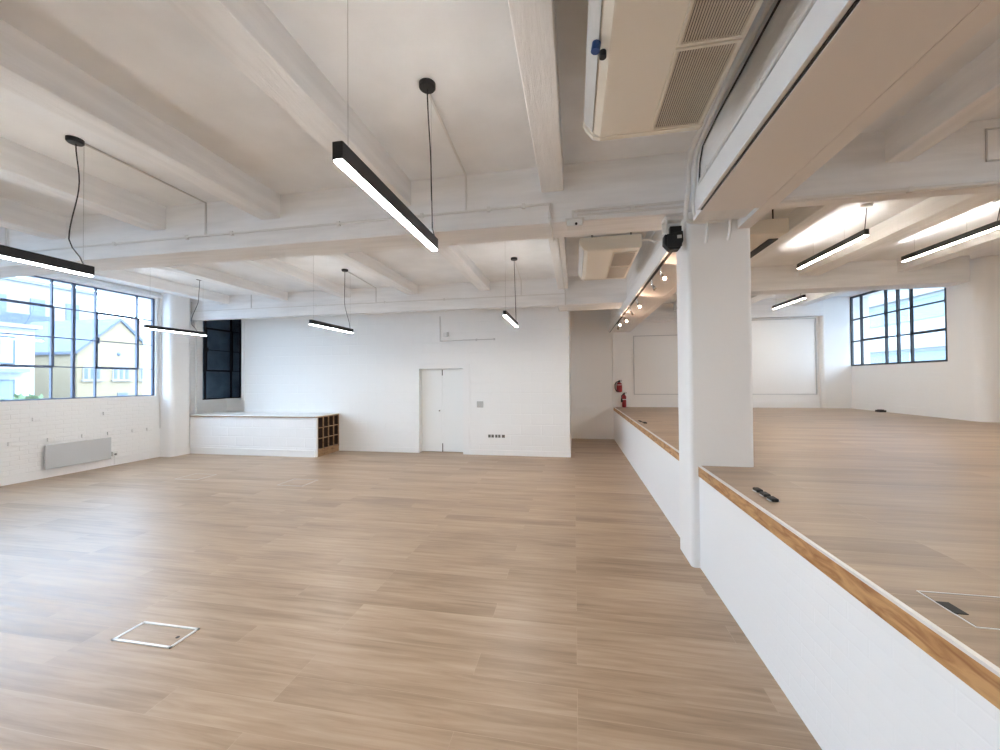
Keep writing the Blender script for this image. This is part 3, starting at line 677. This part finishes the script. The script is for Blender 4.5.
# ------------------------------------------------------------------ floor boxes
def floor_box(x0, x1, y0, y1, z, label, frame='alu', w=.016, hole=None, thick=.004, lidmat='floor'):
    t = thing('floor_box', ((x0+x1)/2, (y0+y1)/2, z), label, 'floor box', 'flush floor boxes')
    MB().box(x0, x1, y0, y0+w, z, z+thick).box(x0, x1, y1-w, y1, z, z+thick).box(x0, x0+w, y0, y1, z, z+thick).box(x1-w, x1, y0, y1, z, z+thick).build('frame', frame, t)
    t['_w'] = (0, 0, 0)
    l = MB().box(x0+w+.004, x1-w-.004, y0+w+.004, y1-w-.004, z, z+thick*.6).build('lid', lidmat, t)
    l.location = Vector((0, 0, 0))-Vector(t.location); t['_w'] = tuple(t.location)
    MB().box(x0+w, x1-w, y0+w, y0+w+.004, z, z+.0012).box(x0+w, x1-w, y1-w-.004, y1-w, z, z+.0012).box(x0+w, x0+w+.004, y0+w, y1-w, z, z+.0012).box(x1-w-.004, x1-w, y0+w, y1-w, z, z+.0012).build('joint', 'socketgrey', t)
    if hole: MB().lathe((hole[0], hole[1], z), [(.008, .0), (.012, .005), (.009, .0065)], 14).build('finger_hole', 'rubber', t)
    return t
floor_box(-2.880, -2.434, 2.020, 2.216, 0, 'floor box with bright metal frame and wooden lid in the left foreground', hole=(-2.49, 2.115), thick=.006)
floor_box(-6.62, -6.19, 5.56, 5.945, 0, 'faint floor box in front of the storage bench nearer the window', 'conduit_shaded', .006, thick=.0035)
floor_box(-4.60, -4.16, 5.485, 5.88, 0, 'faint floor box in front of the wooden cubby end', 'conduit_shaded', .006, thick=.0035)
fb = floor_box(1.165, 1.62, 1.425, 1.635, ZS, 'floor box with pale outline and black cable flap on the raised floor edge', 'alu', .004, thick=.002)
MB().rbox(1.168, 1.205, 1.495, 1.565, ZS, ZS+.0035, .001).build('cable_flap', 'rubber', fb)
# row of three black sockets on the raised floor
for k, (y, lab) in enumerate(((2.89, 'farthest of three black floor sockets beside the column foot'), (2.79, 'middle of three black floor sockets beside the column foot'), (2.69, 'nearest of three black floor sockets beside the column foot'))):
    t = thing('floor_socket', (1.185, y, ZS), lab, 'floor socket', 'black floor sockets by the column')
    MB().rbox(1.163, 1.203, y-.036, y+.036, ZS, ZS+.020, .007).build('body', 'rubber', t)
    MB().rbox(1.156, 1.214, y-.024, y+.024, ZS, ZS+.005, .002).build('base_plate', 'alu', t)
t = thing('floor_socket', (1.20, 7.3, ZS), 'black cable outlet on the raised floor edge beyond the column', 'floor socket')
MB().rbox(1.145, 1.20, 7.02, 7.18, ZS, ZS+.014, .005).rbox(1.12, 1.16, 7.25, 7.48, ZS, ZS+.008, .003).build('body', 'rubber', t)
t = thing('floor_socket', (6.5, 10.0, ZS), 'small black socket on the raised floor under the right window', 'floor socket')
MB().rbox(6.44, 6.56, 9.86, 10.02, ZS, ZS+.045, .012).build('body', 'rubber', t)
MB().rbox(6.46, 6.54, 9.9, 9.98, ZS+.04, ZS+.055, .004).build('cap', 'rubber', t)

# ------------------------------------------------------------------ fire extinguishers
def extinguisher(x, y, z, r, h, label, loose_hose, band):
    t = thing('fire_extinguisher', (x, y, z), label, 'fire extinguisher', 'red fire extinguishers')
    MB().lathe((x, y, z), [(r*.55, 0), (r*.95, .012), (r, .04), (r, h-.07), (r*.9, h-.035), (r*.55, h-.008), (r*.3, h)], 22).build('cylinder', 'red', t, True)
    v = MB().lathe((x, y, z+h), [(.022, -.005), (.024, .03), (.016, .05)], 14).build('valve', 'rubber', t, True)
    MB().rbox(x-.01, x+.075, y-.012, y+.012, z+h+.045, z+h+.058, .003).rbox(x-.01, x+.06, y-.010, y+.010, z+h+.018, z+h+.03, .003).build('lever', 'chrome', t)
    if loose_hose:
        MB().tube([(x-.02, y, z+h+.02), (x-.08, y-.01, z+h), (x-.115, y-.02, z+h*.75), (x-.11, y-.02, z+h*.4), (x-.075, y-.02, z+h*.12), (x-.02, y-r-.01, z+.03)], .013, 10).build('hose', 'rubber', t, True)
        MB().rbox(x-.05, x+.05, y+r-.01, y+r+.03, z+h*.45, z+h*.75, .004).build('wall_bracket', 'acgrey', t)
    else:
        MB().tube([(x-.02, y, z+h+.02), (x-.065, y-.02, z+h-.03), (x-.068, y-.03, z+h*.7)], .012, 10).tube([(x-.068, y-.03, z+h*.72), (x-.06, y-.05, z+h*.42)], [.018, .034], 14).build('horn', 'rubber', t, True)
    MB().lathe((x, y, z), [(r+.0015, h*band), (r+.0015, h*(band+.05))], 22).build('label_band', 'plastic', t, True)
    return t
extinguisher(1.178, YF-.155, 1.275, .074, .27, 'red fire extinguisher hung on the far pier with a curved black hose', True, .72)
extinguisher(1.30, YF-.15, ZS, .056, .34, 'slim red fire extinguisher standing on the raised floor with a black horn', False, .60)

# access panel outline on the cross beam over the raised floor
t = thing('access_panel', (3.5, YB1-.006, 3.27), 'thin square access panel on the cross beam at the right edge of the photo', 'access panel')
MB().box(3.13, 4.3, YB1-.009, YB1, 3.275, 3.285).box(3.13, 3.14, YB1-.009, YB1, 3.275, 3.53).box(3.13, 4.3, YB1-.009, YB1, 3.52, 3.53).box(4.29, 4.3, YB1-.009, YB1, 3.275, 3.53).build('frame', 'conduit_shaded', t)
MB().box(3.143, 4.287, YB1-.006, YB1, 3.288, 3.517).build('panel', 'paint', t)

# ------------------------------------------------------------------ outside
o = struct('ground', MB().box(-120, -9.4, -60, 110, -2.6, -2.5).box(7.8, 90, -60, 110, -2.6, -2.5), 'ground')
t = thing('gabled_house', (-40, 28.6, -2.5), 'pale yellow brick house with a pointed gable and arched windows outside the left window', 'house')
MB().prism([(25.5, -2.5), (31.7, -2.5), (31.7, 4.15), (28.6, 7.15), (25.5, 4.15)], 'x', -50, -40).build('wall', 'yellowbrick', t)
MB().prism([(25.3, 4.0), (28.6, 7.2), (31.9, 4.0), (31.9, 4.25), (28.6, 7.45), (25.3, 4.25)], 'x', -50.2, -39.85).build('roof', 'slate', t)
for (a, b) in ((25.85, 27.15), (28.0, 29.35), (30.2, 31.5)):
    pts = [(a, 1.9), (b, 1.9), (b, 2.9)]+[((a+b)/2+(b-a)/2*math.cos(k*PI/8), 2.9+.35*math.sin(k*PI/8)) for k in range(1, 8)]+[(a, 2.9)]
    f = MB().prism(pts, 'x', -40, -39.93).build('window', 'palestone', t)
    g = MB(); w = (b-a)/3
    for k in range(3): g.rbox(-39.94, -39.9, a+w*k+.1, a+w*(k+1)-.1, 2.0, 2.85, .02)
    g.build('pane', 'panegrey', f)
    MB().box(-40, -39.8, a-.1, b+.1, 1.78, 1.9).build('sill', 'palestone', f)
MB().ball((-39.97, 28.5, 4.2), .16, 2, (.4, 1, 1)).build('wall_tie', 'panegrey', t)
MB().box(-40, -39.93, 28.4, 29.2, -2.5, .75).build('doorway', 'panegrey', t)
t = thing('slate_roofed_shed', (-56, 26, -2.5), 'grey slate roofed shed between the gabled house and the white block', 'building')
MB().box(-62, -51, 22.2, 31.3, -2.5, 5.9).build('wall', 'palestone', t)
rf = MB()
for k in range(6): rf.box(-51.2-.4*k, -50.7-.4*k, 22.0, 31.5, 5.9+.42*k, 6.34+.42*k)
rf.build('roof', 'slate', t)
t = thing('flat_roofed_building', (-36, 16.5, -2.5), 'white flat roofed block with a wide veranda window outside the left window', 'building')
MB().box(-50, -36, 9, 20.6, -2.5, 5.3).build('wall', 'whitewall', t)
MB().box(-50.2, -35.6, 8.8, 20.8, 5.3, 5.55).build('roof_edge', 'palestone', t)
for (a, b) in ((9.6, 13.4), (14.2, 17.2), (17.4, 18.6), (18.8, 19.6)):
    f = MB().box(-36, -35.9, a, b, 2.9, 4.7).build('window', 'panegrey', t)
    MB().box(-35.91, -35.88, a+.12, b-.12, 3.0, 4.6).build('pane', 'whitewall', f)
    f = MB().box(-36, -35.9, a, b, -1, 1.9).build('window', 'panegrey', t)
    MB().box(-35.91, -35.88, a+.1, b-.1, -.9, 1.8).build('pane', 'louvre', f)
MB().box(-36, -35.3, 9.2, 20.0, 2.35, 2.6).build('balcony_ledge', 'louvre', t)
t = thing('tall_pale_building', (-66, 40, -2.5), 'tall pale building far behind the slate roofed shed', 'building')
MB().box(-74, -66, 26, 44, -2.5, 14).build('wall', 'palestone', t)
for k in range(3):
    for y in (27.5, 31, 34.5, 38, 41.5): MB().box(-66, -65.9, y-.7, y+.7, 2+4*k, 4.2+4*k).build('window', 'panegrey', t)
MB().box(-74.2, -65.7, 25.8, 44.2, 14, 14.4).build('roof_edge', 'louvre', t)
t = thing('tiled_house', (-70, 62, -2.5), 'low tiled house far behind the gabled house', 'house')
MB().box(-80, -70, 48, 64, -2.5, 9.2).build('wall', 'palestone', t)
MB().prism([(47.5, 9.2), (64.5, 9.2), (60, 12), (52, 12)], 'x', -80, -70).build('roof', 'tile', t)
for y in (50, 54, 58, 62): MB().box(-70, -69.9, y-.7, y+.7, 6, 8).build('window', 'panegrey', t)
# planting at the foot of the white block
def bush(c, r, label, n=260):
    t = thing('shrub', (c[0], c[1], -2.5), label, 'shrub', 'shrubs outside the left window')
    st = MB()
    for k in range(5):
        a = k*1.3; st.tube([(c[0], c[1], -2.5), (c[0]+.3*r*math.cos(a), c[1]+.3*r*math.sin(a), c[2])], [.06, .03], 6)
    st.build('stem', 'bark', t)
    mb = MB(); rnd = random.Random(int(c[1]*10))
    for k in range(n):
        d = Vector((rnd.gauss(0, 1), rnd.gauss(0, 1), rnd.gauss(0, 1))).normalized()*r*(rnd.random()**.4); p = Vector(c)+d
        u = Vector((rnd.gauss(0, 1), rnd.gauss(0, 1), rnd.gauss(0, 1))).normalized(); w = u.orthogonal().normalized(); s = .13+.1*rnd.random()
        vs = [mb.bm.verts.new(p+q) for q in (u*s, w*s*.5, -u*s, -w*s*.5)]
        mb.bm.faces.new(vs)
    mb.build('foliage', 'leaf', t)
bush((-24, 10.6, .2), 1.5, 'leafy shrub low outside the left window at the photo edge')
bush((-24, 13.4, .0), 1.2, 'leafy shrub outside the left window next to the white veranda')
# facade outside the right window
t = thing('banded_facade', (17, 32, -2.5), 'white building with grey horizontal bands outside the right window', 'building')
MB().box(17, 27, 4, 60, -2.5, 22).build('wall', 'facade', t)
for k in range(6):
    f = MB().box(16.9, 17, 4.5, 59.5, 1.9+2.6*k, 2.9+2.6*k).build('window_band', 'louvre', t)
    mb = MB()
    for q in range(18): mb.box(16.85, 16.92, 5+3.1*q, 5.15+3.1*q, 1.9+2.6*k, 2.9+2.6*k)
    mb.build('mullions', 'whitewall', f)
    MB().box(16.6, 17, 4, 60, 3.05+2.6*k, 3.2+2.6*k).build('ledge', 'palestone', t)

# ------------------------------------------------------------------ daylight
w = bpy.data.worlds.new('overcast'); SC.world = w; w.use_nodes = True
nt = w.node_tree; nt.nodes.clear()
out = nt.nodes.new('ShaderNodeOutputWorld'); bg = nt.nodes.new('ShaderNodeBackground')
sky = nt.nodes.new('ShaderNodeTexSky'); sky.sky_type = 'NISHITA'; sky.sun_disc = False; sky.sun_elevation = math.radians(40); sky.sun_rotation = math.radians(120)
sky.air_density = 1.0; sky.dust_density = 2.0
sm = nt.nodes.new('ShaderNodeMixRGB'); sm.blend_type = 'MULTIPLY'; sm.inputs[0].default_value = 1; sm.inputs[2].default_value = (.10, .10, .10, 1)
mx = nt.nodes.new('ShaderNodeMixRGB'); mx.inputs[0].default_value = .8; mx.inputs[2].default_value = (.53, .75, 1.0, 1)
nt.links.new(sky.outputs[0], sm.inputs[1]); nt.links.new(sm.outputs[0], mx.inputs[1]); nt.links.new(mx.outputs[0], bg.inputs[0]); bg.inputs[1].default_value = 12.3
nt.links.new(bg.outputs[0], out.inputs[0])

# ------------------------------------------------------------------ camera
f, yaw, pit, rol, H = 396.27, math.radians(10.6136), math.radians(.7682), math.radians(-.4128), 1.62
F = Vector((-math.sin(yaw)*math.cos(pit), math.cos(yaw)*math.cos(pit), math.sin(pit)))
R = Vector((math.cos(yaw), math.sin(yaw), 0)); U = R.cross(F)
R2 = R*math.cos(rol)+U*math.sin(rol); U2 = -R*math.sin(rol)+U*math.cos(rol)
cd = bpy.data.cameras.new('camera'); cam = bpy.data.objects.new('camera', cd); COL.objects.link(cam)
cd.sensor_fit = 'HORIZONTAL'; cd.sensor_width = 36; cd.lens = 36*f/1000; cd.clip_start = .05; cd.clip_end = 400
m = Matrix((R2, U2, -F)).transposed().to_4x4(); m.translation = (0, 0, H); cam.matrix_world = m
SC.camera = cam

vs = SC.view_settings; vs.view_transform = 'Standard'; vs.look = 'None'; vs.gamma = 1; vs.use_curve_mapping = False; vs.exposure = 0.17
cy = SC.cycles; cy.max_bounces = 14; cy.diffuse_bounces = 12; cy.glossy_bounces = 4; cy.transparent_max_bounces = 12
cy.caustics_reflective = False; cy.caustics_refractive = False; cy.sample_clamp_indirect = 8; cy.use_denoising = True
for o in bpy.data.objects:
    if '_w' in o: del o['_w']
